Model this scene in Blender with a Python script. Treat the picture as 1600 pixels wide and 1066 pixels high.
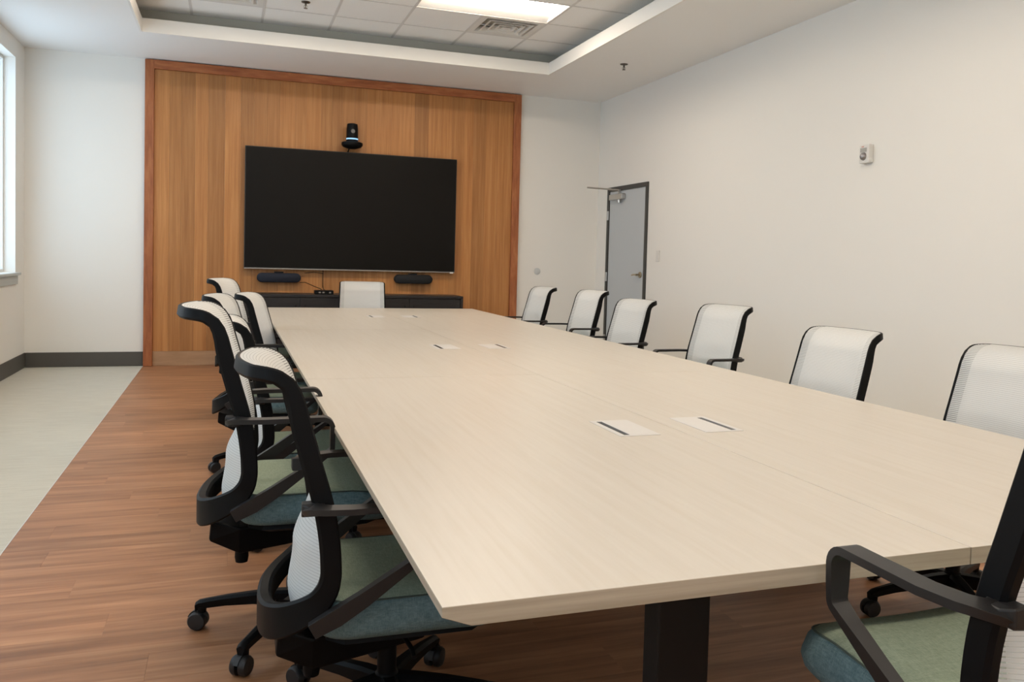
import bpy, bmesh, math, random
from mathutils import Vector, Matrix
random.seed(7)
S = bpy.context.scene
for o in list(bpy.data.objects): bpy.data.objects.remove(o)
COL = S.collection
R = math.radians

# ------------------------------------------------------------------ camera
cam_d = bpy.data.cameras.new('camera'); cam = bpy.data.objects.new('camera', cam_d); COL.objects.link(cam)
yaw, pitch, roll = R(20.245), R(-2.475), R(-1.589)
r0 = Vector((math.cos(yaw), -math.sin(yaw), 0)); f0 = Vector((math.sin(yaw), math.cos(yaw), 0)); z0 = Vector((0, 0, 1))
fw = f0*math.cos(pitch) + z0*math.sin(pitch); up = -f0*math.sin(pitch) + z0*math.cos(pitch)
ax = r0*math.cos(roll) - up*math.sin(roll); ay = r0*math.sin(roll) + up*math.cos(roll)
cam.matrix_world = Matrix(((ax.x, ay.x, -fw.x, 0), (ax.y, ay.y, -fw.y, 0), (ax.z, ay.z, -fw.z, 1.254), (0, 0, 0, 1)))
cam_d.sensor_width = 36; cam_d.lens = 1359.8/1600*36
cam_d.shift_x = (800-858.8)/1600; cam_d.shift_y = (465.4-533)/1600
cam_d.clip_start = .05; cam_d.clip_end = 200
S.camera = cam

# ------------------------------------------------------------------ world, exposure
w = bpy.data.worlds.new('world'); S.world = w; w.use_nodes = True
bg = w.node_tree.nodes['Background']; bg.inputs[0].default_value = (.62, .82, 1.0, 1); bg.inputs[1].default_value = 2.65
S.view_settings.view_transform = 'Standard'; S.view_settings.look = 'None'
S.view_settings.exposure = 0.25; S.view_settings.gamma = 1
try: S.view_settings.use_curve_mapping = False
except Exception: pass
LAMP = 30.0            # strength of the ceiling light lenses

# ------------------------------------------------------------------ materials
def mat(name, col, rough=.5, metal=0, spec=.5, **kw):
    m = bpy.data.materials.new(name); m.use_nodes = True
    b = m.node_tree.nodes['Principled BSDF']
    b.inputs['Base Color'].default_value = (*col, 1); b.inputs['Roughness'].default_value = rough
    b.inputs['Metallic'].default_value = metal; b.inputs['Specular IOR Level'].default_value = spec
    if 'emit' in kw:
        b.inputs['Emission Color'].default_value = (*kw['emit'], 1); b.inputs['Emission Strength'].default_value = kw['strength']
    return m
def N(m, t, **kw):
    n = m.node_tree.nodes.new(t)
    for k, v in kw.items(): setattr(n, k, v)
    return n
def L(m, a, b): m.node_tree.links.new(a, b)
def coords(m, scale, obj_random=False, kind='Object'):
    tc = N(m, 'ShaderNodeTexCoord'); mp = N(m, 'ShaderNodeMapping'); mp.inputs['Scale'].default_value = scale
    if obj_random:
        oi = N(m, 'ShaderNodeObjectInfo'); ml = N(m, 'ShaderNodeVectorMath', operation='SCALE'); ml.inputs[3].default_value = 37.
        cx = N(m, 'ShaderNodeCombineXYZ')
        for i in range(3): L(m, oi.outputs['Random'], cx.inputs[i])
        L(m, cx.outputs[0], ml.inputs[0]); ad = N(m, 'ShaderNodeVectorMath', operation='ADD')
        L(m, tc.outputs[kind], ad.inputs[0]); L(m, ml.outputs[0], ad.inputs[1]); L(m, ad.outputs[0], mp.inputs[0])
    else: L(m, tc.outputs[kind], mp.inputs[0])
    return mp.outputs[0]
def noise(m, vec, scale=1., detail=4, rough=.6, dist=0):
    n = N(m, 'ShaderNodeTexNoise'); n.inputs['Scale'].default_value = scale; n.inputs['Detail'].default_value = detail
    n.inputs['Roughness'].default_value = rough; n.inputs['Distortion'].default_value = dist; L(m, vec, n.inputs['Vector']); return n.outputs['Fac']
def ramp(m, fac, stops):
    r = N(m, 'ShaderNodeValToRGB'); e = r.color_ramp.elements
    while len(e) < len(stops): e.new(.5)
    for i, (p, c) in enumerate(stops): e[i].position = p; e[i].color = (*c, 1)
    L(m, fac, r.inputs[0]); return r.outputs[0]
def bump(m, h, strength=.2, dist=.002):
    b = N(m, 'ShaderNodeBump'); b.inputs['Strength'].default_value = strength; b.inputs['Distance'].default_value = dist
    L(m, h, b.inputs['Height']); L(m, b.outputs[0], m.node_tree.nodes['Principled BSDF'].inputs['Normal'])
def base(m, c): L(m, c, m.node_tree.nodes['Principled BSDF'].inputs['Base Color'])
def mixc(m, fac, a, b, mode='MIX'):
    x = N(m, 'ShaderNodeMix', data_type='RGBA', blend_type=mode)
    if isinstance(fac, float): x.inputs[0].default_value = fac
    else: L(m, fac, x.inputs[0])
    for s, v in ((6, a), (7, b)):
        if isinstance(v, tuple): x.inputs[s].default_value = (*v, 1)
        else: L(m, v, x.inputs[s])
    return x.outputs[2]
def mathn(m, op, a, b=None, c=None):
    x = N(m, 'ShaderNodeMath', operation=op)
    for i, v in enumerate((a, b, c)):
        if v is None: continue
        if isinstance(v, (int, float)): x.inputs[i].default_value = v
        else: L(m, v, x.inputs[i])
    return x.outputs[0]

M = {}
def paint(name, col, rough=.75):
    m = mat(name, col, rough, spec=.3); v = coords(m, (1, 1, 1)); h = noise(m, v, 260, 3); bump(m, h, .12, .001); return m
M['wall'] = paint('wall_paint', (.85, .825, .775)); M['wall_l'] = M['wall']
M['ceil'] = paint('ceiling_paint', (.90, .89, .87)); M['fascia'] = paint('fascia_paint', (.86, .84, .80))
m = M['tile'] = mat('acoustic_tile', (.72, .69, .66), .9, spec=.2); v = coords(m, (1, 1, 1)); h = noise(m, v, 140, 5); bump(m, h, .5, .003)
base(m, ramp(m, h, [(.3, (.86, .85, .83)), (.6, (.95, .94, .92))]))
M['grid'] = mat('grid_bar_white', (.70, .68, .66), .5)
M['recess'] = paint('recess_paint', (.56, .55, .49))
M['baseboard'] = mat('dark_rubber_base', (.085, .078, .068), .55)
M['black'] = mat('black_plastic', (.0032, .0032, .0036), .5, spec=.14)
v = coords(M['black'], (1, 1, 1)); bump(M['black'], noise(M['black'], v, 900, 2), .12, .0006)
M['arm'] = mat('black_arm_plastic', (.012, .011, .011), .42, spec=.4)
M['dark'] = mat('dark_charcoal_metal', (.006, .006, .006), .45, spec=.25)
M['wheel'] = mat('caster_rubber', (.010, .010, .011), .5)
M['chrome'] = mat('brushed_steel', (.55, .54, .52), .3, 1)
M['gas'] = mat('gas_cylinder_black', (.015, .015, .016), .25)
M['tv'] = mat('screen_glass', (.006, .005, .004), .38, spec=.13)
M['tvf'] = mat('screen_frame', (.012, .012, .012), .35)
M['silver'] = mat('silver_strip', (.30, .28, .26), .35, .8)
M['white'] = mat('white_plastic', (.75, .73, .69), .4)
M['lid'] = mat('light_grey_lid', (.66, .63, .60), .35)
M['credenza'] = mat('black_stained_wood', (.012, .010, .011), .4)
v = coords(M['credenza'], (4, 4, 60)); base(M['credenza'], ramp(M['credenza'], noise(M['credenza'], v), [(.3, (.009, .008, .009)), (.7, (.020, .016, .016))]))
M['door'] = mat('grey_blue_door_paint', (.53, .565, .585), .55)
M['dframe'] = mat('dark_door_frame_paint', (.045, .045, .042), .45)
M['brass'] = mat('satin_lever_metal', (.42, .36, .26), .3, 1)
M['navy'] = mat('navy_speaker_cloth', (.006, .009, .020), .8)
M['speaker'] = mat('black_speaker_cloth', (.006, .006, .007), .8)
M['ring'] = mat('camera_blue_light', (.1, .2, .3), .4, emit=(.35, .65, 1.), strength=.9)
M['lens'] = mat('camera_lens', (.02, .02, .025), .1)
M['lamp'] = mat('light_lens', (.9, .9, .9), .4, emit=(1., .86, .70), strength=LAMP)
M['troffer'] = mat('troffer_white', (.85, .84, .82), .4)
M['glass'] = bpy.data.materials.new('window_glass'); M['glass'].use_nodes = True
nt = M['glass'].node_tree; nt.nodes.clear()
_o = nt.nodes.new('ShaderNodeOutputMaterial'); _t = nt.nodes.new('ShaderNodeBsdfTransparent'); _g = nt.nodes.new('ShaderNodeBsdfGlossy'); _m = nt.nodes.new('ShaderNodeMixShader')
_g.inputs['Roughness'].default_value = .02; _m.inputs[0].default_value = .05
nt.links.new(_t.outputs[0], _m.inputs[1]); nt.links.new(_g.outputs[0], _m.inputs[2]); nt.links.new(_m.outputs[0], _o.inputs[0])

# wood veneer (vertical grain), frame wood, tan base
def wood(name, lo, mid, hi, scale, rough=.4, rnd=.18, spec=.4):
    m = mat(name, mid, rough, spec=spec); v = coords(m, scale, True)
    g = noise(m, v, 1, 6, .65, .3); c = ramp(m, g, [(.28, lo), (.5, mid), (.74, hi)])
    oi = N(m, 'ShaderNodeObjectInfo'); k = mathn(m, 'MULTIPLY_ADD', oi.outputs['Random'], rnd, 1-rnd*.5)
    hs = N(m, 'ShaderNodeHueSaturation'); L(m, k, hs.inputs['Value']); L(m, c, hs.inputs['Color']); base(m, hs.outputs[0])
    bump(m, g, .08, .001); return m
M['veneer'] = wood('wall_veneer', (.34, .135, .038), (.43, .185, .056), (.52, .25, .085), (34, 34, 1.1), .42, .34)
M['fwood'] = wood('frame_wood', (.25, .070, .022), (.37, .118, .040), (.48, .185, .070), (26, 26, 3.5), .4, .1)
M['fwoodh'] = wood('frame_wood_head', (.25, .070, .022), (.37, .118, .040), (.48, .185, .070), (3.5, 26, 26), .4, .1)
M['tan'] = wood('tan_kick_base', (.36, .21, .11), (.42, .25, .14), (.50, .31, .18), (3, 20, 20), .4, .05)
# floor planks, grain along X
m = M['plank'] = mat('floor_plank', (.3, .14, .06), .48, spec=.45)
v = coords(m, (1.3, 22, 22), True); g = noise(m, v, 1, 7, .62, .6)
v2 = coords(m, (.9, 7, 7), True); g2 = noise(m, v2, 1.2, 3, .5, 1.2)
c = ramp(m, g, [(.25, (.235, .098, .042)), (.5, (.40, .185, .085)), (.72, (.50, .26, .13))])
c2 = ramp(m, g2, [(.3, (.72, .69, .66)), (.7, (1.02, 1.02, 1.02))])
cc = mixc(m, 1., c, c2, 'MULTIPLY')
oi = N(m, 'ShaderNodeObjectInfo'); k = mathn(m, 'MULTIPLY_ADD', oi.outputs['Random'], .08, .96)
hs = N(m, 'ShaderNodeHueSaturation'); L(m, k, hs.inputs['Value']); L(m, cc, hs.inputs['Color']); base(m, hs.outputs[0]); bump(m, g, .10, .001)
m = M['carpet'] = mat('carpet', (.45, .43, .36), .95, spec=.1)
v = coords(m, (4, 60, 1)); g = noise(m, v, 1, 5, .7); v2 = coords(m, (1, 1, 1)); gf = noise(m, v2, 420, 2)
c = ramp(m, g, [(.3, (.50, .475, .40)), (.7, (.68, .66, .57))]); base(m, mixc(m, .35, c, ramp(m, gf, [(.3, (.42, .40, .34)), (.7, (.80, .77, .68))]))); bump(m, gf, .6, .004)
# table laminate, fine grain along Y
m = M['laminate'] = mat('pale_wood_laminate', (.8, .7, .58), .34, spec=.45)
v = coords(m, (55, 2.2, 55)); g = noise(m, v, 1, 6, .6, .2)
base(m, ramp(m, g, [(.25, (.55, .492, .410)), (.5, (.58, .527, .455)), (.75, (.605, .554, .482))]))
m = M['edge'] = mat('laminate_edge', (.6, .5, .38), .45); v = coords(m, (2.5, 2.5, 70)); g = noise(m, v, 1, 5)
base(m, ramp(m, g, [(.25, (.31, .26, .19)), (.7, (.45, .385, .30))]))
# chair fabric
def fabric(name, lo, hi):
    m = mat(name, hi, .9, spec=.15); v = coords(m, (1, 1, 1)); g = noise(m, v, 600, 3, .7)
    va = coords(m, (900, 60, 60)); ga = noise(m, va, 1, 2); vb = coords(m, (60, 900, 60)); gb = noise(m, vb, 1, 2)
    s = mathn(m, 'ADD', ga, gb); s = mathn(m, 'ADD', s, g); s = mathn(m, 'MULTIPLY', s, .333)
    base(m, ramp(m, s, [(.38, lo), (.62, hi)])); bump(m, s, .5, .001); return m
M['seat'] = fabric('sage_seat_fabric', (.155, .195, .145), (.30, .355, .27))
M['seatside'] = fabric('seat_side_daylight_tint', (.075, .130, .145), (.185, .265, .275))  # seat fabric again, with blue window light put into the side colour
M['piping'] = mat('seat_piping', (.05, .07, .06), .8)
# back mesh: white knit with see-through gaps, stripes follow the ribs (UV v)
m = M['mesh'] = mat('white_back_mesh', (.78, .78, .76), .7, spec=.2)
tc = N(m, 'ShaderNodeTexCoord'); sx = N(m, 'ShaderNodeSeparateXYZ'); L(m, tc.outputs['UV'], sx.inputs[0])
fr = mathn(m, 'FRACT', sx.outputs[1]); tri = mathn(m, 'ABSOLUTE', mathn(m, 'SUBTRACT', fr, .5))     # 0 mid rib .. .5 at gap
edge = mathn(m, 'SMOOTH_MIN', sx.outputs[0], mathn(m, 'SUBTRACT', 1., sx.outputs[0]), .02)
lim = mathn(m, 'MULTIPLY_ADD', mathn(m, 'LESS_THAN', edge, .11), -.10, .43)
gap = mathn(m, 'GREATER_THAN', tri, lim)
tr = N(m, 'ShaderNodeBsdfTransparent'); ms = N(m, 'ShaderNodeMixShader'); tl = N(m, 'ShaderNodeBsdfTranslucent'); ms2 = N(m, 'ShaderNodeMixShader')
tl.inputs[0].default_value = (.75, .77, .78, 1); ms2.inputs[0].default_value = .25
out = m.node_tree.nodes['Material Output']; pb = m.node_tree.nodes['Principled BSDF']
L(m, pb.outputs[0], ms2.inputs[1]); L(m, tl.outputs[0], ms2.inputs[2])
L(m, mathn(m, 'MULTIPLY', gap, mathn(m, 'MULTIPLY_ADD', mathn(m, 'LESS_THAN', edge, .11), .22, .36)), ms.inputs[0]); L(m, ms2.outputs[0], ms.inputs[1]); L(m, tr.outputs[0], ms.inputs[2]); L(m, ms.outputs[0], out.inputs[0])

# ------------------------------------------------------------------ helpers
def add_box(bm, x0, y0, z0, x1, y1, z1, mi=0):
    vs = [bm.verts.new(p) for p in ((x0, y0, z0), (x1, y0, z0), (x1, y1, z0), (x0, y1, z0), (x0, y0, z1), (x1, y0, z1), (x1, y1, z1), (x0, y1, z1))]
    for f in ((0, 3, 2, 1), (4, 5, 6, 7), (0, 1, 5, 4), (1, 2, 6, 5), (2, 3, 7, 6), (3, 0, 4, 7)):
        fc = bm.faces.new([vs[i] for i in f]); fc.material_index = mi
    return vs
def add_loft(bm, rings, closed=False, caps=True, mi=0):
    vr = [[bm.verts.new(p) for p in r] for r in rings]; n = len(vr[0]); k = len(vr)
    for i in range(k if closed else k-1):
        a, b = vr[i], vr[(i+1) % k]
        for j in range(n):
            f = bm.faces.new((a[j], a[(j+1) % n], b[(j+1) % n], b[j])); f.material_index = mi
    if caps and not closed:
        bm.faces.new(list(reversed(vr[0]))).material_index = mi; bm.faces.new(vr[-1]).material_index = mi
    return vr
def add_lathe(bm, prof, c=(0, 0, 0), axis='z', n=20, mi=0):
    rings = []
    for r, h in prof:
        ring = []
        for i in range(n):
            a = 2*math.pi*i/n; p = (r*math.cos(a), r*math.sin(a), h)
            if axis == 'x': p = (h, p[0], p[1])
            if axis == 'y': p = (p[0], h, p[1])
            ring.append((c[0]+p[0], c[1]+p[1], c[2]+p[2]))
        rings.append(ring)
    return add_loft(bm, rings, mi=mi)
def add_tube(bm, pts, r, n=8):
    pts = [Vector(p) for p in pts]; rings = []
    for i, p in enumerate(pts):
        t = (pts[min(i+1, len(pts)-1)]-pts[max(i-1, 0)]).normalized()
        a = Vector((0, 0, 1)) if abs(t.z) < .9 else Vector((1, 0, 0)); u = t.cross(a).normalized(); v = t.cross(u)
        rings.append([p+u*r*math.cos(2*math.pi*k/n)+v*r*math.sin(2*math.pi*k/n) for k in range(n)])
    add_loft(bm, rings)
def obj(name, bm, mats, parent=None, loc=(0, 0, 0), smooth=None, bevel=0, seg=2):
    bmesh.ops.recalc_face_normals(bm, faces=bm.faces)
    me = bpy.data.meshes.new(name); bm.to_mesh(me); bm.free()
    for x in (mats if isinstance(mats, (list, tuple)) else [mats]): me.materials.append(x)
    if smooth is not None:
        me.polygons.foreach_set('use_smooth', [True]*len(me.polygons)); me.set_sharp_from_angle(angle=R(smooth))
    o = bpy.data.objects.new(name, me); COL.objects.link(o); o.location = loc
    if parent: o.parent = parent
    if bevel:
        b = o.modifiers.new('bevel', 'BEVEL'); b.width = bevel; b.segments = seg; b.limit_method = 'ANGLE'; b.angle_limit = R(40); b.harden_normals = False
    return o
def box(name, a, b, mt, parent=None, bevel=0, loc=(0, 0, 0)):
    bm = bmesh.new(); add_box(bm, *a, *b); return obj(name, bm, mt, parent, loc, bevel=bevel)
def thing(name, label, cat, loc=(0, 0, 0), rz=0, group=None):
    o = bpy.data.objects.new(name, None); COL.objects.link(o); o.location = loc; o.rotation_euler = (0, 0, rz); o.empty_display_size = .1
    return tag(o, label, cat, group)
def tag(o, label, cat, group=None):
    o['label'] = label; o['category'] = cat
    if group: o['group'] = group
    return o
def struct(o): o['kind'] = 'structure'; return o

# ------------------------------------------------------------------ room
XL, XR, D, Y0 = -1.971, 4.389, 10.222, -2.0
H, HC = 3.263, 3.51
XF0, XF1, ZF = -.855, 3.319, 3.253
SX0, SX1, SY = -.802, 3.246, 8.99
T = .2
# floor with planks and carpet
bm = bmesh.new(); add_box(bm, XL-T, Y0-T, -.1, XR+T, D+T, -.012)
floor = struct(obj('floor', bm, M['dark']))
bm = bmesh.new(); add_box(bm, XL, Y0, -.0119, XF0-.004, D, 0.0); carpet = obj('carpet', bm, M['carpet'], floor)
bm = bmesh.new(); add_box(bm, XF1+.004, Y0, -.0119, XR, D, 0.0); obj('carpet', bm, M['carpet'], floor)
bm = bmesh.new(); add_box(bm, XF0-.004, Y0, -.0119, XF0, D, .0015); obj('edge_strip', bm, M['lid'], floor)
bm = bmesh.new(); add_box(bm, XF1, Y0, -.0119, XF1+.004, D, .0015); obj('edge_strip', bm, M['lid'], floor)
PW, PL = .1829, 1.22
def plank_mesh(l):
    bm = bmesh.new(); g = .00025
    add_box(bm, g, g, -.0119, l-g, PW-g, -.0009)
    for f in list(bm.faces):
        if f.calc_center_median().z > -.002:
            r = bmesh.ops.inset_region(bm, faces=[f], thickness=.0006)
            for v in f.verts: v.co.z = 0
            break
    me = bpy.data.meshes.new('plank'); bmesh.ops.recalc_face_normals(bm, faces=bm.faces); bm.to_mesh(me); bm.free(); me.materials.append(M['plank']); return me
cache = {}
row = 0; y = D-PW
while y > 1.2:
    off = ((row*.437) % 1.0)*PL
    if PL-off < .09: off -= .12
    x = XF0 - off
    while x < XF1-.01:
        a, b = max(x, XF0), min(x+PL, XF1)
        if b-a > .003:
            k = round(b-a, 4)
            if k not in cache: cache[k] = plank_mesh(k)
            o = bpy.data.objects.new('plank', cache[k]); COL.objects.link(o); o.parent = floor; o.location = (a if a > XF0 else XF0, y, 0)
            if b >= XF1: o.location.x = XF1-k
        x += PL
    y -= PW; row += 1
o = box('plank_field', (XF0, Y0, -.0119), (XF1, y+PW, 0), M['plank'], floor)

# walls
def wall_with_openings(name, axis, pos, a0, a1, out, openings, mt):
    """wall plane perpendicular to axis, thickness T towards `out`; openings (lo, hi, z0, z1)"""
    bm = bmesh.new(); lo, hi = sorted((pos, pos+out*T))
    def bx(p, q, z0, z1):
        if q-p < 1e-4 or z1-z0 < 1e-4: return
        if axis == 'x': add_box(bm, lo, p, z0, hi, q, z1)
        else: add_box(bm, p, lo, z0, q, hi, z1)
    cur = a0; top = HC+.25
    for (p, q, z0, z1) in sorted(openings):
        bx(cur, p, -.1, top); bx(p, q, -.1, z0); bx(p, q, z1, top); cur = q
    bx(cur, a1, -.1, top)
    return struct(obj(name, bm, mt))
WZ0, WZ1 = .99, 3.08
lw = [(8.2, 9.83), (5.5, 7.13), (2.8, 4.43), (.1, 1.73)]
wall_l = wall_with_openings('wall_left', 'x', XL, Y0-T, D+T, -1, [(a, b, WZ0, WZ1) for a, b in lw], M['wall'])
wall_r = wall_with_openings('wall_right', 'x', XR, Y0-T, D+T, 1, [(8.84, 9.84, -.1, 2.11)], M['wall'])
wall_b = wall_with_openings('wall_back', 'y', D, XL, XR, 1, [], M['wall'])
rw = [(-1.5, -.1)]
wall_f = wall_with_openings('wall_front', 'y', Y0, XL, XR, -1, [(a, b, WZ0, WZ1) for a, b in rw], M['wall'])
n = 1
def window(axis, a, b, pos, out):
    global n
    e = bpy.data.objects.new('window_%d' % n, None); COL.objects.link(e); e['kind'] = 'structure'; n += 1
    def bx(nm, a0, p0, z0, a1, p1, z1, mt, bev=.002):
        p0, p1 = sorted((pos+out*p0, pos+out*p1))
        if axis == 'x': return box(nm, (p0, a0, z0), (p1, a1, z1), mt, e, bev)
        return box(nm, (a0, p0, z0), (a1, p1, z1), mt, e, bev)
    f = .03
    for (q0, q1, z0, z1) in ((a+.001, a+f, WZ0, WZ1), (b-f, b-.001, WZ0, WZ1), (a+f, b-f, WZ1-f, WZ1-.001), (a+f, b-f, WZ0+.001, WZ0+f)):
        bx('window_frame', q0, .10, z0, q1, .15, z1, M['white'])
    bx('pane', a+f, .12, WZ0+f, b-f, .125, WZ1-f, M['glass'], 0)
    bx('window_sill', a-.04, -.045, WZ0-.028, b+.04, .10, WZ0-.001, M['sill'], .004)
    bx('sill_apron', a-.02, -.02, WZ0-.115, b+.02, -.001, WZ0-.029, M['sill'], .003)
M['sill'] = paint('sill_paint', (.50, .52, .50), .5)
for a, b in lw: window('x', a, b, XL, -1)
for a, b in rw: window('y', a, b, Y0, -1)

# ceiling: lower soffit ring with raised tray
bm = bmesh.new()
for (x0, y0, x1, y1) in ((XL, Y0, SX0, D), (SX1, Y0, XR, D), (SX0, SY, SX1, D)):
    add_box(bm, x0, y0, H, x1, y1, H+.045)
ceil = struct(obj('ceiling', bm, M['ceil']))
RZ = .16
for nm, a, b in (('fascia', (SX0, SY-.02, H-.001), (SX1, SY, H+.128)), ('fascia', (SX1-.02, Y0, H-.001), (SX1, SY-.02, H+.128)), ('fascia', (SX0, Y0, H-.001), (SX0+.02, SY-.02, H+.128))):
    box(nm, a, b, M['fascia'], ceil, .002)
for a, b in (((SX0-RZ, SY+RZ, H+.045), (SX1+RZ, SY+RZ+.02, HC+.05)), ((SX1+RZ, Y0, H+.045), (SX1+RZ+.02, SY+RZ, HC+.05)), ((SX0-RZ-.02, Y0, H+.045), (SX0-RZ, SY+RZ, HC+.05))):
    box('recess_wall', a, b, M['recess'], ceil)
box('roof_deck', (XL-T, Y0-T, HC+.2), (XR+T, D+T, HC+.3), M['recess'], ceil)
# suspended tile grid
P = .6373; GX, GY = 2.186, 8.564
xs = [GX+P*k for k in range(-5, 3)]; ys = [GY+P*k for k in range(-17, 2)]
xlo, xhi, ylo, yhi = SX0-RZ, SX1+RZ, Y0, SY+RZ
LIGHTS = [(1, 8), (-4, 8)]; troffers = []
taken = set()
lights_at = [(x, yk) for yk in (-2, -8, -14) for x in (-1, -4)]       # column index, row index (tile units from GX, GY)
for (xi, yi) in lights_at: taken |= {(xi, yi), (xi+1, yi)}
vents_at = [(0, -1), (-4, -1), (0, -10), (-4, -10)]
taken |= set(vents_at)
tcache = {}
for xi in range(-6, 3):
    for yi in range(-18, 2):
        if (xi, yi) in taken: continue
        x0, x1 = max(GX+xi*P, xlo), min(GX+(xi+1)*P, xhi); y0, y1 = max(GY+yi*P, ylo), min(GY+(yi+1)*P, yhi)
        if x1-x0 < .03 or y1-y0 < .03: continue
        k = (round(x1-x0, 3), round(y1-y0, 3))
        if k not in tcache:
            bm = bmesh.new(); g = .005; add_box(bm, g, g, 0, k[0]-g, k[1]-g, .015)
            me = bpy.data.meshes.new('ceiling_tile'); bmesh.ops.recalc_face_normals(bm, faces=bm.faces); bm.to_mesh(me); bm.free(); me.materials.append(M['tile']); tcache[k] = me
        o = bpy.data.objects.new('ceiling_tile', tcache[k]); COL.objects.link(o); o.parent = ceil; o.location = (x0, y0, HC)
def bars(along_y, k, lines):
    """grid bars along one direction, left out where a light fixture spans the line"""
    lo_, hi_ = (ylo, yhi) if along_y else (xlo, xhi); g0 = GY if along_y else GX; p = GX+P*k if along_y else GY+P*k
    cuts_ = sorted((max(lo_, g0+P*yi), min(hi_, g0+P*(yi+1))) for (xi, yi) in lights_at if xi+1 == k) if along_y else []
    cur = lo_; h_ = .0005 if along_y else .0003; z_ = HC-(.003 if along_y else .0032)
    for a, b in cuts_+[(hi_, hi_)]:
        if a-cur > .02:
            if along_y: box('grid_bar', (p-.012, cur, z_), (p+.012, a, HC+h_), M['grid'], ceil)
            else: box('grid_bar', (cur, p-.012, z_), (a, p+.012, HC+h_), M['grid'], ceil)
        cur = b
for k in range(-4, 3):
    if xlo < GX+P*k < xhi: bars(True, k, xs)
for k in range(-16, 2):
    if ylo < GY+P*k < yhi: bars(False, k, ys)

# baseboards
BB = .154
def bboard(name, a, b): struct(box(name, a, b, M['baseboard'], None, .003))
bboard('baseboard_left', (XL+.001, Y0, .001), (XL+.011, D-.001, BB))
bboard('baseboard_back', (XL+.012, D-.011, .001), (XF0-.001, D-.001, BB))
bboard('baseboard_back.001', (XF1+.001, D-.011, .001), (XR-.012, D-.001, BB))
bboard('baseboard_right', (XR-.011, Y0, .001), (XR-.001, 8.785, BB))
bboard('baseboard_right.001', (XR-.011, 9.895, .001), (XR-.001, D-.012, BB))

# ------------------------------------------------------------------ door in the right wall
dr = bpy.data.objects.new('door_1', None); COL.objects.link(dr); dr['kind'] = 'structure'; dr['label'] = 'grey blue flush door in a dark metal frame on the right wall'
F0, F1, FZ = 8.79, 9.892, 2.162
box('door_frame', (XR-.02, F0, .001), (XR+.12, F0+.05, FZ), M['dframe'], dr, .003)
box('door_frame', (XR-.02, F1-.05, .001), (XR+.12, F1, FZ), M['dframe'], dr, .003)
box('door_frame', (XR-.02, F0+.05, FZ-.05), (XR+.12, F1-.05, FZ), M['dframe'], dr, .003)
leaf = box('door_leaf', (XR-.004, F0+.054, .01), (XR+.04, F1-.054, FZ-.054), M['door'], dr, .002)
for z in (.3, 1.07, 1.82):
    bm = bmesh.new(); add_lathe(bm, [(.008, -.055), (.008, .055)], (XR-.022, F1-.052, z), n=10); add_box(bm, XR-.0235, F1-.05, z-.055, XR-.0205, F1-.015, z+.055); obj('hinge', bm, M['chrome'], dr, smooth=40)
bm = bmesh.new(); hy = 8.925; hz = 1.115
add_lathe(bm, [(.032, -.012), (.032, 0), (.012, .0), (.012, .02)][::-1], (XR-.006, hy, hz), 'x', 18)
add_lathe(bm, [(.034, -.016), (.034, -.001)], (XR-.004, hy, hz), 'x', 20)
add_lathe(bm, [(.011, -.06), (.011, -.014)], (XR-.004, hy, hz), 'x', 14)
add_loft(bm, [[(XR-.072, hy-.012, hz-.011), (XR-.056, hy-.012, hz-.011), (XR-.056, hy-.012, hz+.011), (XR-.072, hy-.012, hz+.011)],
              [(XR-.070, hy+.05, hz-.010), (XR-.058, hy+.05, hz-.010), (XR-.058, hy+.05, hz+.010), (XR-.070, hy+.05, hz+.010)],
              [(XR-.064, hy+.125, hz-.016), (XR-.054, hy+.125, hz-.016), (XR-.054, hy+.125, hz+.002), (XR-.064, hy+.125, hz+.002)]])
hd = obj('door_handle', bm, M['brass'], dr, smooth=40, bevel=.002)
bm = bmesh.new(); add_box(bm, XR-.065, 9.38, 2.00, XR-.008, 9.74, 2.065)
cl = obj('door_closer', bm, M['chrome'], dr, bevel=.006)
bm = bmesh.new(); add_lathe(bm, [(.02, -.04), (.02, 0)], (XR-.036, 9.50, 2.0), n=14); add_box(bm, XR-.05, 9.49, 2.065, XR-.022, 9.52, 2.12)
add_tube(bm, [(XR-.036, 9.5, 2.11), (XR-.36, 9.72, 2.14)], .010, 8); add_tube(bm, [(XR-.36, 9.72, 2.14), (XR-.03, 9.76, 2.14)], .009, 8)
obj('closer_arm', bm, M['chrome'], cl, smooth=40)

# ------------------------------------------------------------------ wood feature wall
fwl = thing('wood_wall_panel', 'floor to ceiling orange brown wood veneer panelling framing the screen on the back wall', 'wall panel', (0, D, 0))
fi0, fi1, ZI = -.765, 3.228, 3.160
dep = .055
box('frame_post', (XF0, -dep, .001), (fi0, -.002, ZF), M['fwood'], fwl, .004)
box('frame_post', (fi1, -dep, .001), (XF1, -.002, ZF), M['fwood'], fwl, .004)
box('frame_head', (fi0, -dep, ZI), (fi1, -.002, ZF), M['fwoodh'], fwl, .004)
box('kick_base', (fi0+.001, -.026, .001), (fi1-.001, -.002, .156), M['tan'], fwl, .002)
x = fi0+.001; widths = []
random.seed(5)
while x < fi1-.02:
    wd = random.choice((.118, .135, .15, .165)); x1 = min(x+wd, fi1-.001)
    if fi1-x1 < .06: x1 = fi1-.001
    box('veneer_plank', (0, -.022+random.uniform(-.0004, .0004), 0), (x1-x-.0006, -.002, ZI-.158), M['veneer'], fwl, .0006, (x, 0, .157)); x = x1

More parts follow.
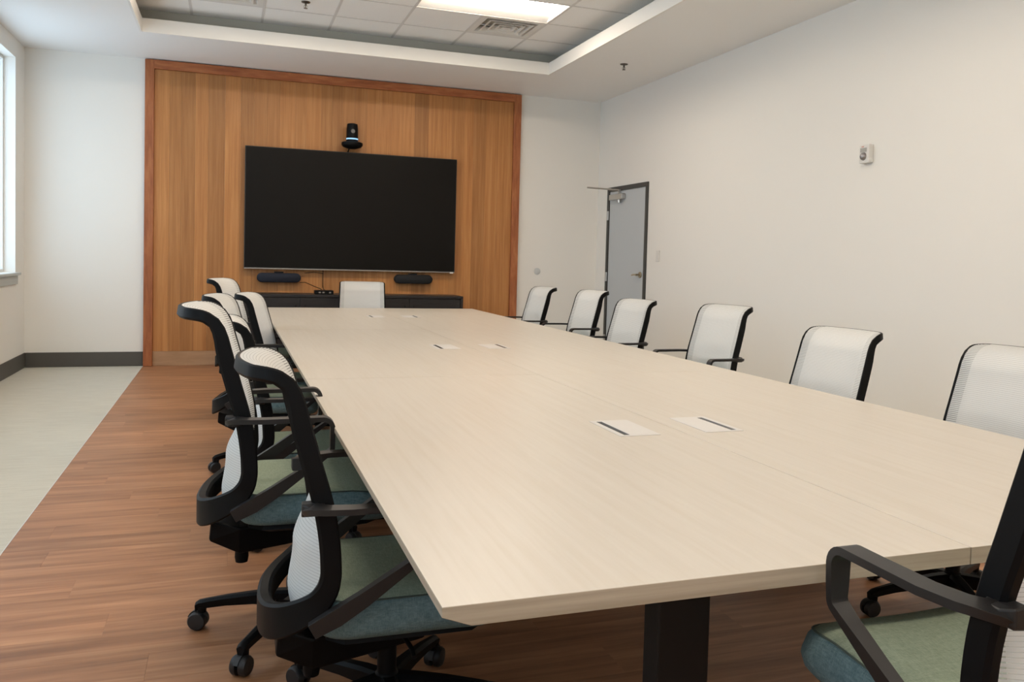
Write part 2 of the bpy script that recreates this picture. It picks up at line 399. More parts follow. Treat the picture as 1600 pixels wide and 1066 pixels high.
# ------------------------------------------------------------------ screen and devices
tv = thing('wall_screen', 'huge black flat screen mounted on the wood panelling', 'screen', (1.332, D-.022, 1.741))
tw, th = 2.368/2, 1.344/2
box('screen_housing', (-tw, -.085, -th), (tw, -.035, th), M['tvf'], tv, .004)
box('screen_glass', (-tw+.008, -.0875, -th+.020), (tw-.008, -.0852, th-.008), M['tv'], tv, .001)
box('bottom_strip', (-tw+.002, -.0885, -th), (tw-.002, -.0855, -th+.012), M['silver'], tv, .001)['label'] = 'thin silver strip along the bottom edge'
box('status_badge', (tw-.06, -.0905, -th-.006), (tw-.02, -.0888, -th+.010), M['white'], tv, .001)
box('wall_mount', (-.4, -.035, -.3), (.4, 0, .3), M['dark'], tv)
def pill(name, x, z, w, h, d, mt, label):
    t = thing(name, label, 'speaker', (x, D-.022, z)); bm = bmesh.new(); rings = []
    for (yy, k) in ((-.012, .86), (-.03, 1), (-d+.02, 1), (-d+.006, .95), (-d, .82)):
        ring = []; r = h/2
        for s, cx, a0 in ((1, w/2-r, -90), (-1, -w/2+r, 90)):
            for i in range(9):
                a = R(a0+i*22.5); ring.append((cx*1+k*r*math.cos(a), yy, k*r*math.sin(a)))
        rings.append(ring)
    add_loft(bm, rings); obj('speaker_body', bm, mt, t, smooth=50)
    box('speaker_bracket', (-.05, -.03, -.02), (.05, 0, .02 + h*.45), M['dark'], t)
pill('speaker_bar', .520, .975, .47, .105, .10, M['navy'], 'navy rounded speaker bar under the left end of the screen')
pill('speaker_bar', 2.028, .985, .45, .105, .10, M['speaker'], 'black rounded speaker bar under the right end of the screen')
cm = thing('conference_camera', 'black cylindrical conference camera on a bracket above the screen', 'camera', (1.287, D-.14, 2.52))
bm = bmesh.new(); add_lathe(bm, [(.066, .045), (.064, .15), (.058, .205), (.040, .212)], n=24); add_lathe(bm, [(.066, .005), (.066, .030)], n=24); obj('camera_body', bm, M['black'], cm, smooth=40)
bm = bmesh.new(); add_lathe(bm, [(.0655, .030), (.0655, .045)], n=24); obj('light_ring', bm, M['ring'], cm, smooth=40)['label'] = 'pale blue glowing ring'
bm = bmesh.new(); add_lathe(bm, [(.045, -.07), (.10, -.052), (.118, -.03), (.118, -.004), (.10, .004)], n=28); obj('mount_disc', bm, M['black'], cm, smooth=40)
bm = bmesh.new(); add_box(bm, -.035, .0, -.05, .035, .117, -.02); obj('wall_bracket', bm, M['black'], cm, bevel=.004)
bm = bmesh.new(); add_lathe(bm, [(.022, -.0), (.024, .012), (.018, .016)][::-1], (0, -.068, .12), 'y', 16); obj('lens', bm, M['lens'], cm, smooth=40)
bm = bmesh.new(); add_tube(bm, [(-.02, .06, -.05), (-.035, .08, -.10), (-.045, .10, -.16), (-.05, .105, -.24)], .008, 8); obj('cable', bm, M['black'], cm, smooth=60)

# credenza
cx0, cx1, cy0, cz = .10, 2.535, D-.47, .808
cr = thing('credenza', 'long low black wooden cabinet against the panelling under the screen', 'cabinet', ((cx0+cx1)/2, (cy0+D-.03)/2, 0))
ox, oy = (cx0+cx1)/2, (cy0+D-.03)/2; hw = (cx1-cx0)/2; hd_ = (D-.03-cy0)/2
box('cabinet_top', (-hw, -hd_, cz-.03), (hw, hd_, cz), M['credenza'], cr, .002)
box('side_panel', (-hw, -hd_, .002), (-hw+.03, hd_, cz-.0305), M['credenza'], cr, .002)
box('side_panel', (hw-.03, -hd_, .002), (hw, hd_, cz-.0305), M['credenza'], cr, .002)
box('carcass', (-hw+.0305, -hd_+.03, .06), (hw-.0305, hd_, cz-.031), M['credenza'], cr)
box('plinth', (-hw+.0305, -hd_+.05, .002), (hw-.0305, hd_-.02, .059), M['dark'], cr)
nd = 4; dw = (2*hw-.062)/nd
for i in range(nd):
    dd = box('cabinet_door', (-hw+.031+i*dw+.002, -hd_+.008, .065), (-hw+.031+(i+1)*dw-.002, -hd_+.029, cz-.04), M['credenza'], cr, .0015)
    xx = -hw+.031+i*dw+(dw-.05 if i % 2 == 0 else .05)
    box('door_pull', (xx-.005, -hd_-.012, .55), (xx+.005, -hd_+.007, .70), M['dark'], dd, .002)
cb = thing('control_box', 'small black electronic box with cables on top of the credenza', 'electronic box', (.985, D-.30, cz+.001))
box('box_case', (-.10, -.08, .002), (.10, .07, .042), M['black'], cb, .004)
for k in (-.06, -.02, .05): box('port', (k, -.083, .012), (k+.022, -.0795, .028), M['silver'], cb)
bm = bmesh.new(); add_tube(bm, [(.74, D-.10, .975-.05), (.80, D-.12, .93), (.90, D-.15, .885), (.96, D-.20, .862), (.985, D-.235, .835)], .004, 6)
tag(obj('thin_cable', bm, M['black'], smooth=60), 'thin black cable sagging from the left speaker bar to the box', 'cable')
bm = bmesh.new(); add_tube(bm, [(1.0, D-.05, 1.068), (1.0, D-.045, .95), (1.0, D-.06, .87), (1.01, D-.20, .84)], .004, 6); add_tube(bm, [(.80, D-.04, 1.03), (.9, D-.04, 1.045), (1.0, D-.05, 1.03)], .003, 6)
tag(obj('thin_cable', bm, M['black'], smooth=60), 'thin black cable hanging straight down from the screen to the box', 'cable')

# wall plates
sw = thing('light_switch', 'white light switch plate on the right wall beside the door', 'switch', (XR-.001, 8.52, 1.332))
box('plate', (-.006, -.042, -.06), (0, .042, .06), M['white'], sw, .002); box('rocker', (-.010, -.016, -.032), (-.0062, .016, .032), M['white'], sw, .0015)
bm = bmesh.new(); add_lathe(bm, [(.042, 0), (.042, -.004), (.036, -.007)], (3.593, D-.001, 1.111), 'y', 28)
tag(obj('round_wall_plate', bm, mat('pale_grey_plate', (.60, .61, .60), .5), smooth=40), 'small round pale grey cover plate low on the back wall beside the panelling', 'wall plate')
al = thing('fire_alarm_strobe', 'white fire alarm strobe with clear lens high on the right wall', 'alarm', (XR-.001, 5.225, 2.095))
box('alarm_housing', (-.045, -.052, -.068), (0, .052, .068), M['white'], al, .006)
box('horn_grille', (-.049, -.03, .012), (-.0455, .036, .042), mat('grille_grey', (.40, .39, .36), .6), al, .001)
bm = bmesh.new(); add_lathe(bm, [(.030, -.046), (.026, -.060), (.012, -.070)], (0, .0, -.020), 'x', 16); obj('strobe_lens', bm, mat('clear_lens', (.35, .33, .33), .08, .6), al, smooth=40)
box('red_mark', (-.0475, .0, .047), (-.0455, .025, .055), mat('faded_red_print', (.55, .30, .26), .6), al)

# ceiling fixtures
def troffer(x0, y0, label):
    t = thing('ceiling_light', label, 'ceiling light', (x0+P, y0+P/2, HC)); a, b = P-.012, P/2-.012
    bm = bmesh.new()
    add_box(bm, -a, -b, .06, a, b, .075)
    for s in (-1, 1):
        add_loft(bm, [[(-a, s*b, 0), (-a, s*(b-.006), 0), (-a, s*.115, .06), (-a, s*b, .061)], [(a, s*b, 0), (a, s*(b-.006), 0), (a, s*.115, .06), (a, s*b, .061)]])
        add_box(bm, s*a-.004 if s > 0 else -a, -b, 0, a if s > 0 else -a+.004, b, .06)
    obj('light_housing', bm, M['troffer'], t)
    bm = bmesh.new(); rings = []
    for xx in (-a+.03, a-.03): rings.append([(xx, .115*math.cos(R(g)), .057-.040*math.sin(R(g))) for g in range(0, 181, 20)])
    add_loft(bm, rings); obj('light_lens', bm, M['lamp'], t, smooth=50)
names = {(-1, -2): 'rectangular white ceiling light in the tile grid over the far end of the table',
 (-4, -2): 'rectangular ceiling light just above the picture, left of the one in view',
 (-1, -8): 'rectangular ceiling light over the right half of the table middle', (-4, -8): 'rectangular ceiling light over the left half of the table middle',
 (-1, -14): 'rectangular ceiling light right behind the camera', (-4, -14): 'rectangular ceiling light left behind the camera'}
for (xi, yi) in lights_at: troffer(GX+xi*P, GY+yi*P, names[(xi, yi)])
def vent(x0, y0, label, grp=None):
    t = thing('ceiling_vent', label, 'air vent', (x0+P/2, y0+P/2, HC), 0, grp); h = P/2-.012
    bm = bmesh.new()
    def ring(bm, r0, z0, r1, z1, th=.003):
        rr = []
        for (r, z) in ((r0, z0), (r1, z1), (r1-.001, z1+th), (r0-.004, z0+th)):
            rr.append([(-r, -r, z), (r, -r, z), (r, r, z), (-r, r, z)])
        add_loft(bm, rr, closed=True)
    add_box(bm, -h, -h, .07, h, h, .075); obj('vent_box', bm, M['recess'], t)
    bm = bmesh.new(); ring(bm, h, -.002, h-.05, -.002); ring(bm, h-.05, -.002, h-.075, .05); obj('vent_rim', bm, M['white'], t)
    for r0 in (.222, .158, .094):
        bm = bmesh.new(); ring(bm, r0, -.010, r0-.018, -.010); ring(bm, r0-.018, -.010, r0-.040, .028)
        obj('vent_louver', bm, M['white'], t)
    box('vent_centre', (-.04, -.04, -.012), (.04, .04, -.008), M['white'], t)
    box('vent_brace', (-.004, -h+.05, .0), (.004, h-.05, .008), M['grid'], t)
    box('vent_brace', (-h+.05, -.004, .0), (h-.05, .004, .008), M['grid'], t)
vent(GX, GY-P, 'square white louvred ceiling vent beside the ceiling light')
vent(GX-4*P, GY-P, 'square white ceiling vent cut by the top edge at the upper left')
for xi, sd in ((0, 'right'), (-4, 'left')): vent(GX+xi*P, GY-10*P, 'square ceiling vent over the near half of the table, on the %s' % sd)
def sprinkler(x, y, z, label):
    t = thing('fire_sprinkler', label, 'sprinkler', (x, y, z)); bm = bmesh.new(); add_lathe(bm, [(.040, 0), (.038, -.006), (.016, -.012)], n=20); obj('escutcheon', bm, M['sprk'], t, smooth=40)
    bm = bmesh.new(); add_lathe(bm, [(.009, -.012), (.009, -.03), (.005, -.034), (.005, -.055), (.018, -.056), (.018, -.059)], n=12)
    add_tube(bm, [(-.012, 0, -.03), (-.016, 0, -.045), (-.004, 0, -.056)], .002, 6); add_tube(bm, [(.012, 0, -.03), (.016, 0, -.045), (.004, 0, -.056)], .002, 6)
    obj('sprinkler_head', bm, M['sprk'], t, smooth=40)
M['sprk'] = mat('sprinkler_metal', (.12, .10, .08), .4, .7)
sprinkler(3.735, 8.136, H-.001, 'small metal sprinkler on the lower ceiling near the right wall')
sprinkler(.618, 8.21, HC-.001, 'small dark sprinkler in the ceiling tiles left of the light')

# ------------------------------------------------------------------ table
TX0, TX1, XS, TY0, TY1, TZ = .300, 2.328, 1.314, 1.236, 8.583, .737
tb = thing('conference_table', 'long pale wood conference table with black column legs running the length of the room', 'table', ((TX0+TX1)/2, (TY0+TY1)/2, 0))
tx, ty = (TX0+TX1)/2, (TY0+TY1)/2
cuts = [TY0, TY0+(TY1-TY0)/3, TY0+2*(TY1-TY0)/3, TY1]
g = .0011
for i in range(3):
    for (sx_, xa, xb) in ((-1, TX0, XS-g), (1, XS+g, TX1)):
        ya, yb = cuts[i]+(g if i else 0)-ty, cuts[i+1]-(g if i < 2 else 0)-ty
        o_, q = (xa-tx, xb-tx) if sx_ < 0 else (xb-tx, xa-tx)      # o_ = outer edge, q = seam side
        d = 1 if sx_ < 0 else -1
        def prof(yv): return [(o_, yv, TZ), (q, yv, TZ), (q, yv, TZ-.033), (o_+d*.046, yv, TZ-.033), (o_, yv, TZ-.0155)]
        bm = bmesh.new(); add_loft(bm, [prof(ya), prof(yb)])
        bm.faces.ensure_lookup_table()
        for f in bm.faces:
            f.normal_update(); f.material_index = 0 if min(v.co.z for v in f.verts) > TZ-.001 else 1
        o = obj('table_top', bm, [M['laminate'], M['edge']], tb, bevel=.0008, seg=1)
for yv in (1.42, 3.35, 4.15, 5.70, 6.50, 8.40):
    for xv in (.796, 1.832):
        lg = box('leg', (xv-.054-tx, yv-.03-ty, .02), (xv+.054-tx, yv+.03-ty, TZ-.055), M['dark'], tb, .004)
        box('foot_plate', (xv-.18-tx, yv-.05-ty, .001), (xv+.18-tx, yv+.05-ty, .020), M['dark'], lg, .004)
    box('cross_beam', (.55-tx, yv-.03-ty, TZ-.054), (2.08-tx, yv+.03-ty, TZ-.0335), M['dark'], tb, .002)
for xv in (.9, 1.73): box('long_beam', (xv-.02-tx, 1.46-ty, TZ-.090), (xv+.02-tx, 8.18-ty, TZ-.0545), M['dark'], tb, .002)
# power boxes
GROM = [(1.160, 2.445, -1, 'left of the nearest pair in the table top'), (1.450, 2.445, 1, 'right of the nearest pair in the table top'),
        (1.172, 4.905, -1, 'left of the middle pair in the table top'), (1.470, 4.905, 1, 'right of the middle pair in the table top'),
        (1.165, 7.40, -1, 'left of the farthest pair in the table top'), (1.462, 7.40, 1, 'right of the farthest pair in the table top')]
for (gx, gy, s, lb) in GROM:
    t = thing('power_box', 'flush power box with a dark slot, '+lb, 'power outlet', (gx, gy, TZ+.0002), 0, 'power boxes along the table centre line')
    a, b = .066, .122
    bm = bmesh.new()
    for q in ((-a, -b, a, -b+.014), (-a, b-.014, a, b), (-a, -b+.014, -a+.008, b-.014), (a-.008, -b+.014, a, b-.014)): add_box(bm, q[0], q[1], 0, q[2], q[3], .0016)
    obj('box_rim', bm, M['lid'], t)
    bm = bmesh.new(); add_box(bm, -a+.008, -b+.014, 0, a-.008, b-.014, .0004); obj('slot_well', bm, M['gas'], t)
    x0, x1 = (-a+.037, a-.0085) if s < 0 else (-a+.0085, a-.037)
    lid = box('box_lid', (x0, -b+.0145, .0005), (x1, b-.0145, .0018), M['lid'], t)
    xa, xb = (-a+.0085, -a+.017) if s < 0 else (a-.017, a-.0085)
    box('slot_lip', (xa, -b+.0145, .0005), (xb, b-.0145, .0018), M['lid'], t)

# ------------------------------------------------------------------ chair
PROF = [(-.165, .225), (-.160, .30), (-.153, .38), (-.147, .46), (-.151, .56), (-.168, .66), (-.196, .76), (-.224, .86), (-.240, .915), (-.262, .952), (-.298, .975), (-.340, .983)]
def cr_interp(pts, t):
    n_ = len(pts)-1; f = max(0, min(.99999, t))*n_; i = int(f); u = f-i
    p0, p1, p2, p3 = pts[max(i-1, 0)], pts[i], pts[i+1], pts[min(i+2, n_)]
    return tuple(.5*((2*b)+(-a+c)*u+(2*a-5*b+4*c-d)*u*u+(-a+3*b-3*c+d)*u**3) for a, b, c, d in zip(p0, p1, p2, p3))
PROFF = [(-.158, .272), (-.154, .300), (-.148, .340), (-.142, .385), (-.139, .435), (-.140, .500), (-.150, .575), (-.168, .66), (-.196, .76), (-.224, .86), (-.240, .915), (-.262, .952), (-.298, .975), (-.340, .983)]
def arcs(P_):
    sm = [cr_interp(P_, i/400) for i in range(401)]; ac = [0]
    for a, b in zip(sm, sm[1:]): ac.append(ac[-1]+math.dist(a, b))
    return sm, ac
CURVES = {True: arcs(PROFF), False: arcs(PROF)}
SLF, SL = CURVES[True][1][-1], CURVES[False][1][-1]
def prof_at(s, fr_=True):
    sm, ac = CURVES[fr_]; s = max(0, min(ac[-1], s)); lo, hi = 0, 400
    while hi-lo > 1:
        mid = (lo+hi)//2
        if ac[mid] <= s: lo = mid
        else: hi = mid
    u = (s-ac[lo])/(ac[hi]-ac[lo]); return tuple(sm[lo][k]*(1-u)+sm[hi][k]*u for k in (0, 1))
HW = .242
BOWF = [(.24, .130), (.30, .165), (.36, .188), (.43, .175), (.50, .120), (.60, .050), (.88, .032), (.95, .045), (1.0, .05)]
BOWM = [(.20, .06), (.30, .085), (.40, .105), (.50, .098), (.64, .040), (.74, .028), (.88, .032), (.95, .045), (1.0, .05)]
def bow(z, fr_=True):
    pts = BOWF if fr_ else BOWM
    for (a, p), (b, q) in zip(pts, pts[1:]):
        if z <= b: u = max(0, (z-a)/(b-a)); u = u*u*(3-2*u); return p+(q-p)*u
    return pts[-1][1]
def surf(x, s, fr_=True):
    y, z = prof_at(s, fr_); u = min(1, abs(x)/HW); return Vector((x*(1-.04*max(0, (z-.6)/.38)), y-bow(z, fr_)*(1-u**(2+(3.0*max(0, min(1, (.62-z)/.16)) if fr_ else 0))), z))
def surfN(x, s, fr_=True):
    e = .004; a = surf(min(x+e, HW*1.05), s, fr_)-surf(x-e, s, fr_); b = surf(x, min(s+e, SLF if fr_ else SL), fr_)-surf(x, max(s-e, 0), fr_); n_ = a.cross(b); n_.normalize()
    return n_ if n_.y > 0 or (n_.z > 0 and n_.y > -.5) else -n_          # towards the sitter
def build_back_frame():
    half = []                                                    # (centre, outward normal, depth, thickness) from top centre down one side to bottom centre
    rt, top = .055, SL
    def put(x, s_, nx, ns):
        p = surf(x, s_, False); ds = (surf(x, min(s_+.002, SL), False)-surf(x, s_-.004, False)).normalized(); ex = Vector((1, 0, 0))
        half.append([p, (ex*nx+ds*ns).normalized(), None, None, s_])
    for i in range(7): put((HW-rt)*i/7, top, 0, 1)
    for i in range(8): a = R(90-90*i/8); put(HW-rt+rt*math.cos(a), top-rt+rt*math.sin(a), math.cos(a), math.sin(a))
    s_end = next(a for a, q in zip(CURVES[False][1], CURVES[False][0]) if q[1] > .505)
    for i in range(17): put(HW, top-rt-(top-rt-s_end)*i/16, 1, 0)
    n_sp = len(half)
    low = [(.229, -.172, .503), (.2285, -.172, .482), (.226, -.179, .450), (.216, -.200, .415), (.197, -.236, .386), (.165, -.272, .363), (.114, -.300, .346), (.058, -.312, .337), (0, -.316, .334)]
    phi = [0, 2, 8, 26, 48, 63, 76, 84, 90]
    for i in range(1, 29):
        t = i/28; c_ = cr_interp([(a, b) for a, b, _ in low], t); z_ = cr_interp([(a, a) for _, _, a in low], t)[0]; f_ = R(cr_interp([(a, a) for a in phi], t)[0])
        half.append([Vector((c_[0], c_[1], z_)), Vector((math.cos(f_), -math.sin(f_), 0)), (lambda g_: .048+.038*g_*g_*(3-2*g_))(max(0, min(1, (t-.08)/.75))), .030+.004*t, None])
    pts = []
    for k in range(len(half)):
        T_ = (half[min(k+1, len(half)-1)][0]-half[max(k-1, 0)][0]).normalized()
        if k == n_sp: T_ = (half[k+1][0]-half[k][0]).normalized()
        if k == n_sp-1: T_ = (half[k][0]-half[k-1][0]).normalized()
        p, n_, d_, th, s_ = half[k]; w_ = T_.cross(n_).normalized(); n_ = w_.cross(T_).normalized()
        if s_ is not None:
            kk = max(0, min(1, (s_-SL+.20)/.12)); d_ = .048*(1-kk)+.036*kk; th = .030; c = p+w_*(d_/2+.0005)-n_*(th/2-.002)
        else: c = p
        pts.append((c, n_, w_, d_, th))
    mir = [(Vector((-c.x, c.y, c.z)), Vector((-n_.x, n_.y, n_.z)), Vector((-w_.x, w_.y, w_.z)), d_, th) for c, n_, w_, d_, th in pts[1:-1]][::-1]
    rings = []
    for c, n_, w_, d_, th in pts+mir:
        a, b, q = th/2, d_/2, .007
        rings.append([c+n_*u+w_*v for u, v in ((a, -b+.004), (a, b-q), (a-q, b), (-a+q, b), (-a, b-q), (-a, -b+.026), (a-.011, -b+.001), (a-.004, -b))])
    bm = bmesh.new(); add_loft(bm, rings, closed=True); return bm
def build_back_mesh():
    pitch = .0088; nrow = int((SL-.02)/pitch)*2; bm = bmesh.new(); uvl = bm.loops.layers.uv.new('UVMap'); NX = 16; rows = []
    hw, top, bot, rt, rb = HW-.007, SL-.008, .125, .050, .16
    for j in range(nrow+1):
        s = bot+(top-bot)*j/nrow
        if s < bot+rb: q = bot+rb-s; w_ = hw-rb+math.sqrt(max(0, rb*rb-q*q))
        elif s > top-rt: q = s-(top-rt); w_ = hw-rt+math.sqrt(max(0, rt*rt-q*q))
        else: w_ = hw
        zz_ = prof_at(s, False)[1]; w_ *= 1-.16*max(0, min(1, (.54-zz_)/.14))
        row_ = []
        for i in range(NX+1):
            x = -w_+2*w_*i/NX; p = surf(x, s, False); n_ = surfN(x, s, False); row_.append((bm.verts.new(p-n_*(.0022 if j % 2 else .0008)), (x/HW*.5+.5, j*.5)))
        rows.append(row_)
    for a, b in zip(rows, rows[1:]):
        for i in range(NX):
            q = (a[i], a[i+1], b[i+1], b[i]); f = bm.faces.new([v for v, _ in q])
            for lp, (_, uv) in zip(f.loops, q): lp[uvl].uv = uv
    return bm
def ribbon(path, w_, t_, xdir=Vector((1, 0, 0))):
    pts = [Vector(p) for p in path]; rings = []
    for i, p in enumerate(pts):
        t = (pts[min(i+1, len(pts)-1)]-pts[max(i-1, 0)]).normalized(); sd = (xdir-t*xdir.dot(t)).normalized(); nn = t.cross(sd)
        ww = w_[i]; th_ = t_[i]
        rings.append([p+sd*ww/2+nn*th_/2, p-sd*ww/2+nn*th_/2, p-sd*ww/2-nn*th_/2, p+sd*ww/2-nn*th_/2])
    return rings
def arc(c, r, a0, a1, n_, x):
    return [(x, c[0]+r*math.cos(R(a0+(a1-a0)*i/n_)), c[1]+r*math.sin(R(a0+(a1-a0)*i/n_))) for i in range(n_+1)]
def build_arm(s):
    xo = .294
    p = [(.235, -.225, .648), (.250, -.222, .651), (.268, -.208, .654), (.282, -.185, .655), (xo, -.130, .656), (xo, -.03, .657)]
    p += arc((.036, .630), .028, 90, 0, 6, xo)                  # front corner
    p += [(xo, .064, .600)] + arc((.044, .572), .020, 0, -42, 4, xo)
    p += [(.290, .03, .535), (.282, -.03, .490), (.272, -.10, .438), (.262, -.16, .398), (.256, -.215, .368)]
    p = [(s*a, b, c) for a, b, c in p]
    wd = [.034, .040, .044, .044, .042, .040]+[.040]*7+[.038]+[.034]*5+[.030, .026, .024, .024, .022]
    tk = [.014]*19+[.018, .026, .036, .042, .036]
    bm = bmesh.new(); add_loft(bm, ribbon(p, wd, tk)); return bm
def build_joint(s):
    bm = bmesh.new()
    add_loft(bm, [[(s*.218, -.240, .628), (s*.218, -.175, .628), (s*.218, -.175, .664), (s*.218, -.240, .664)],
                  [(s*.244, -.242, .632), (s*.244, -.190, .632), (s*.244, -.190, .662), (s*.244, -.242, .662)],
                  [(s*.258, -.225, .642), (s*.258, -.205, .642), (s*.258, -.205, .658), (s*.258, -.225, .658)]]); return bm
def build_seat():
    hw, y0, y1, r = .250, -.215, .270, .095; bm = bmesh.new()
    def loop(ins, z):
        a, b0, b1, rr = hw-ins, y0+ins, y1-ins, max(.01, r-ins*.6); pts = []
        for (cx, cy, a0) in ((a-rr, b1-rr, 0), (-a+rr, b1-rr, 90), (-a+rr, b0+rr, 180), (a-rr, b0+rr, 270)):
            for i in range(9):
                an = R(a0+i*10*90/80); x_, y_ = cx+rr*math.cos(an), cy+rr*math.sin(an); pts.append((x_, y_))
            # straight run
        out_ = []
        for i in range(len(pts)):
            p, q = pts[i], pts[(i+1) % len(pts)]; out_.append(p)
            if i % 9 == 8:
                for k in range(1, 8): out_.append((p[0]+(q[0]-p[0])*k/8, p[1]+(q[1]-p[1])*k/8))
        res = []
        for (x_, y_) in out_:
            zz = z
            if y_ > .12: zz -= .035*((y_-.12)/.15)**2*(1 if z > .40 else .45)
            zz += .012*(abs(x_)/hw)**2*(1 if z > .43 else .3) + (.012*((-.1-y_)/.12)**2 if y_ < -.1 and z > .43 else 0)
            res.append((x_, y_, zz))
        return res
    prof = [(.050, .352), (.022, .356), (.006, .372), (0, .392), (.001, .412), (.008, .432), (.014, .440), (.017, .441), (.022, .446), (.045, .453), (.09, .456), (.14, .456), (.19, .455), (.225, .455)]
    vr = [[bm.verts.new(p) for p in loop(i, z)] for i, z in prof]; k = len(vr[0])
    for j, (a, b) in enumerate(zip(vr, vr[1:])):
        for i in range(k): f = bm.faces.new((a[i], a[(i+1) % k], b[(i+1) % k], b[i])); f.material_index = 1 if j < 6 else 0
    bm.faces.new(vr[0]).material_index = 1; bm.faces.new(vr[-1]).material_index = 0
    return bm, loop(.0145, .4425)
def build_leg():
    """one spoke along +X from the hub"""
    bm = bmesh.new(); rings = []
    for (r_, zt, h_, w_) in ((.022, .138, .052, .050), (.08, .136, .046, .046), (.16, .128, .038, .041), (.25, .115, .032, .035), (.31, .104, .030, .031), (.338, .098, .030, .030), (.350, .090, .028, .026)):
        rings.append([(r_, -w_/2, zt-.008), (r_, -w_/2+.010, zt), (r_, w_/2-.010, zt), (r_, w_/2, zt-.008), (r_, w_/2-.004, zt-h_), (r_, -w_/2+.004, zt-h_)])
    add_loft(bm, rings); add_lathe(bm, [(.014, .058), (.015, .075)], (.330, 0, 0), n=12); return bm
def build_caster():
    bm = bmesh.new(); c = (.342, 0, .031)
    for s in (-1, 1): add_lathe(bm, [(.020, s*.004), (.0300, s*.006), (.0305, s*.018), (.026, s*.025), (.010, s*.027)][::s], c, 'y', 20)
    add_lathe(bm, [(.007, .03), (.007, .066)], (.330, 0, 0), n=10); rr = []
    for yy in (-.0075, .0075): rr.append([(c[0]+.034*math.cos(R(a)), yy, c[2]+.034*math.sin(R(a))) for a in range(20, 200, 20)]+[(c[0]-.014, yy, c[2]), (c[0]+.014, yy, c[2])])
    add_loft(bm, rr); return bm

def make_chair():
    t = thing('conference_chair', 'x', 'chair')
    lift = []
    def add(o): lift.append(o); return o
    bm, pl = build_seat(); st = add(obj('seat_cushion', bm, [M['seat'], M['seatside']], t, smooth=55)); st['label'] = 'sage green cushion, sides coloured with blue window light'
    bm = bmesh.new(); rings = []
    k = len(pl)
    for i in range(k):
        p = Vector(pl[i]); tg = (Vector(pl[(i+1) % k])-Vector(pl[i-1])).normalized(); sd = tg.cross(Vector((0, 0, 1))).normalized()
        rings.append([p+sd*.0022*math.cos(R(a))+Vector((0, 0, .0022*math.sin(R(a)))) for a in (0, 90, 180, 270)])
    add_loft(bm, rings, closed=True); obj('piping', bm, M['piping'], st, smooth=60)
    bm = bmesh.new(); rings = []
    for z, ax_, ay0, ay1 in ((.351, .20, -.17, .225), (.338, .205, -.175, .23), (.322, .17, -.15, .19)):
        rings.append([(-ax_, ay0+.04, z), (-ax_+.04, ay0, z), (ax_-.04, ay0, z), (ax_, ay0+.04, z), (ax_, ay1-.05, z), (ax_-.05, ay1, z), (-ax_+.05, ay1, z), (-ax_, ay1-.05, z)])
    add_loft(bm, rings); add(obj('seat_pan', bm, M['black'], t))
    add(obj('back_frame', build_back_frame(), M['black'], t, smooth=38))
    bk = add(obj('back_mesh', build_back_mesh(), M['mesh'], t, smooth=60)); bk['label'] = 'white ribbed mesh backrest'
    for s in (-1, 1):
        ar = add(obj('armrest', build_arm(s), M['arm'], t, smooth=40, bevel=.003)); obj('arm_joint', build_joint(s), M['arm'], ar, bevel=.003)
    bm = bmesh.new()
    add_loft(bm, [[(-.11, -.290, .285), (.11, -.290, .285), (.11, -.285, .350), (-.11, -.285, .350)],
                  [(-.10, -.20, .235), (.10, -.20, .235), (.12, -.20, .325), (-.12, -.20, .325)],
                  [(-.075, -.06, .245), (.075, -.06, .245), (.09, -.06, .322), (-.09, -.06, .322)],
                  [(-.065, .09, .268), (.065, .09, .268), (.07, .09, .322), (-.07, .09, .322)]])
    mech = add(obj('tilt_mechanism', bm, M['black'], t, bevel=.008))
    bm = bmesh.new(); add_lathe(bm, [(.020, .232), (.022, .195), (.019, .178)], (0, -.195, 0), n=18); obj('tension_knob', bm, M['black'], mech, smooth=40)
    bm = bmesh.new(); add_tube(bm, [(.06, .02, .30), (.20, .03, .305), (.235, .03, .300)], .006, 8); obj('height_lever', bm, M['black'], mech, smooth=60)
    bm = bmesh.new(); add_lathe(bm, [(.0145, .16), (.0145, .27)], n=16); add(obj('lift_piston', bm, M['gas'], t, smooth=40))
    bm = bmesh.new(); add_lathe(bm, [(.036, .078), (.036, .118), (.030, .140), (.0255, .144), (.0255, .225), (.020, .230)], n=22); obj('base_hub', bm, M['black'], t, smooth=40)
    lm = cmn = None
    for k in range(5):
        if lm is None:
            lg = obj('leg', build_leg(), M['black'], t, smooth=35); lm = lg.data; cs = obj('caster', build_caster(), M['wheel'], lg, smooth=40); cmn = cs.data
        else:
            lg = bpy.data.objects.new('leg', lm); COL.objects.link(lg); lg.parent = t; cs = bpy.data.objects.new('caster', cmn); COL.objects.link(cs); cs.parent = lg
        lg.rotation_euler.z = R(72*k)
    for o in lift:
        o['_lift'] = 1
        if o.name.split('.')[0] in ('seat_cushion', 'seat_pan', 'tilt_mechanism', 'lift_piston'): o.location.z -= .035
    return t
proto = make_chair(); used = False
def copy_tree(o, parent=None):
    c = o.copy(); COL.objects.link(c); c.parent = parent
    for ch in list(o.children): copy_tree(ch, c)
    return c
PROTO_KIDS = None
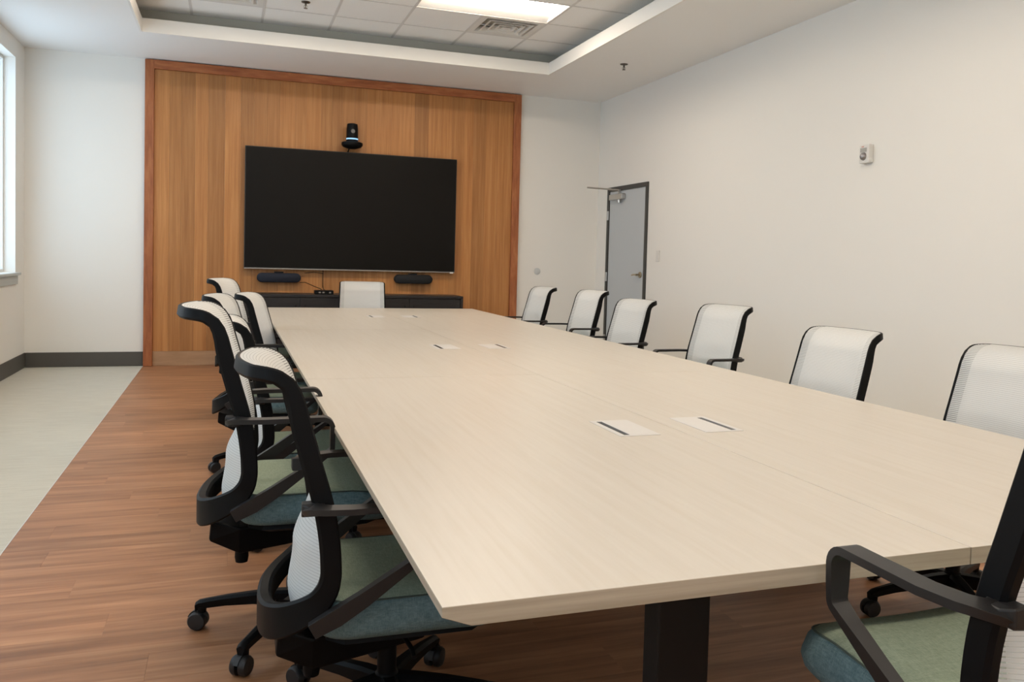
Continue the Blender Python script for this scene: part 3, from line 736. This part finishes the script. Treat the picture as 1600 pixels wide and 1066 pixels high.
def place_chair(x, y, heading, dz, base_ang, label):
    """heading: world angle the sitter faces; dz: how far the seat is raised; base_ang: swivel of the star base relative to the seat"""
    c = copy_tree(proto)
    c.location = (x, y, 0); c.rotation_euler = (0, 0, R(heading-90)); c['label'] = label; c['group'] = 'mesh back office chairs around the table'
    k = 0
    for ch in c.children:
        if ch.get('_lift'): ch.location.z += dz; del ch['_lift']
        if ch.name.startswith('leg'): ch.rotation_euler.z = R(72*k+base_ang-(heading-90)); k += 1
    return c
    return c
CH = [
 # x, y, heading, dz, base world angle, label
 (.408, 2.29, -1, .014, 55, 'mesh back chair nearest the camera on the left side of the table'),
 (.243, 2.955, -2, .103, 163, 'raised chair second from the camera on the left side, armrest over the table edge'),
 (.335, 4.05, 0, -.015, 230, 'low chair third from the camera on the left side, half hidden behind the second'),
 (.250, 5.35, -10, .020, 130, 'chair fourth from the camera on the left side, pulled out from the table'),
 (.430, 6.10, -12, -.004, 200, 'chair tucked close to the left table edge, long white mesh in view'),
 (.240, 7.20, -17, .058, 150, 'farthest chair on the left side of the table, nearest the screen'),
 (1.285, 9.02, -97, -.01, 40, 'chair at the far end of the table, white back seen head on below the screen'),
 (2.685, 8.25, 184, .000, 10, 'farthest chair on the right side of the table, in front of the back wall'),
 (2.795, 7.23, 185, .010, 30, 'second farthest chair on the right side, in front of the dark door frame'),
 (2.785, 6.28, 188, -.025, 60, 'third farthest chair on the right side, in front of the grey door'),
 (2.805, 4.97, 188, .005, 80, 'fourth farthest chair on the right side, armrest just above the table edge'),
 (2.52, 3.46, 184, -.025, 20, 'second nearest chair on the right side, no armrests in view above the table'),
 (2.53, 2.46, 182, -.015, 30, 'nearest chair on the right side of the table, cut by the right edge'),
 (1.258, 1.115, 90, .132, 30, 'dark chair at the near end of the table in the bottom right corner'),
]
for i, a in enumerate(CH):
    c = place_chair(*a)
    if i == 13:                                    # this one is tipped back a little on its tilt
        for ch in c.children:
            if ch.name.split('.')[0] in ('seat_cushion', 'seat_pan'): ch.rotation_euler.x = R(5); ch.location.z += .024; ch.location.y += .04
def kill(o):
    for ch in list(o.children): kill(ch)
    bpy.data.objects.remove(o)
kill(proto)
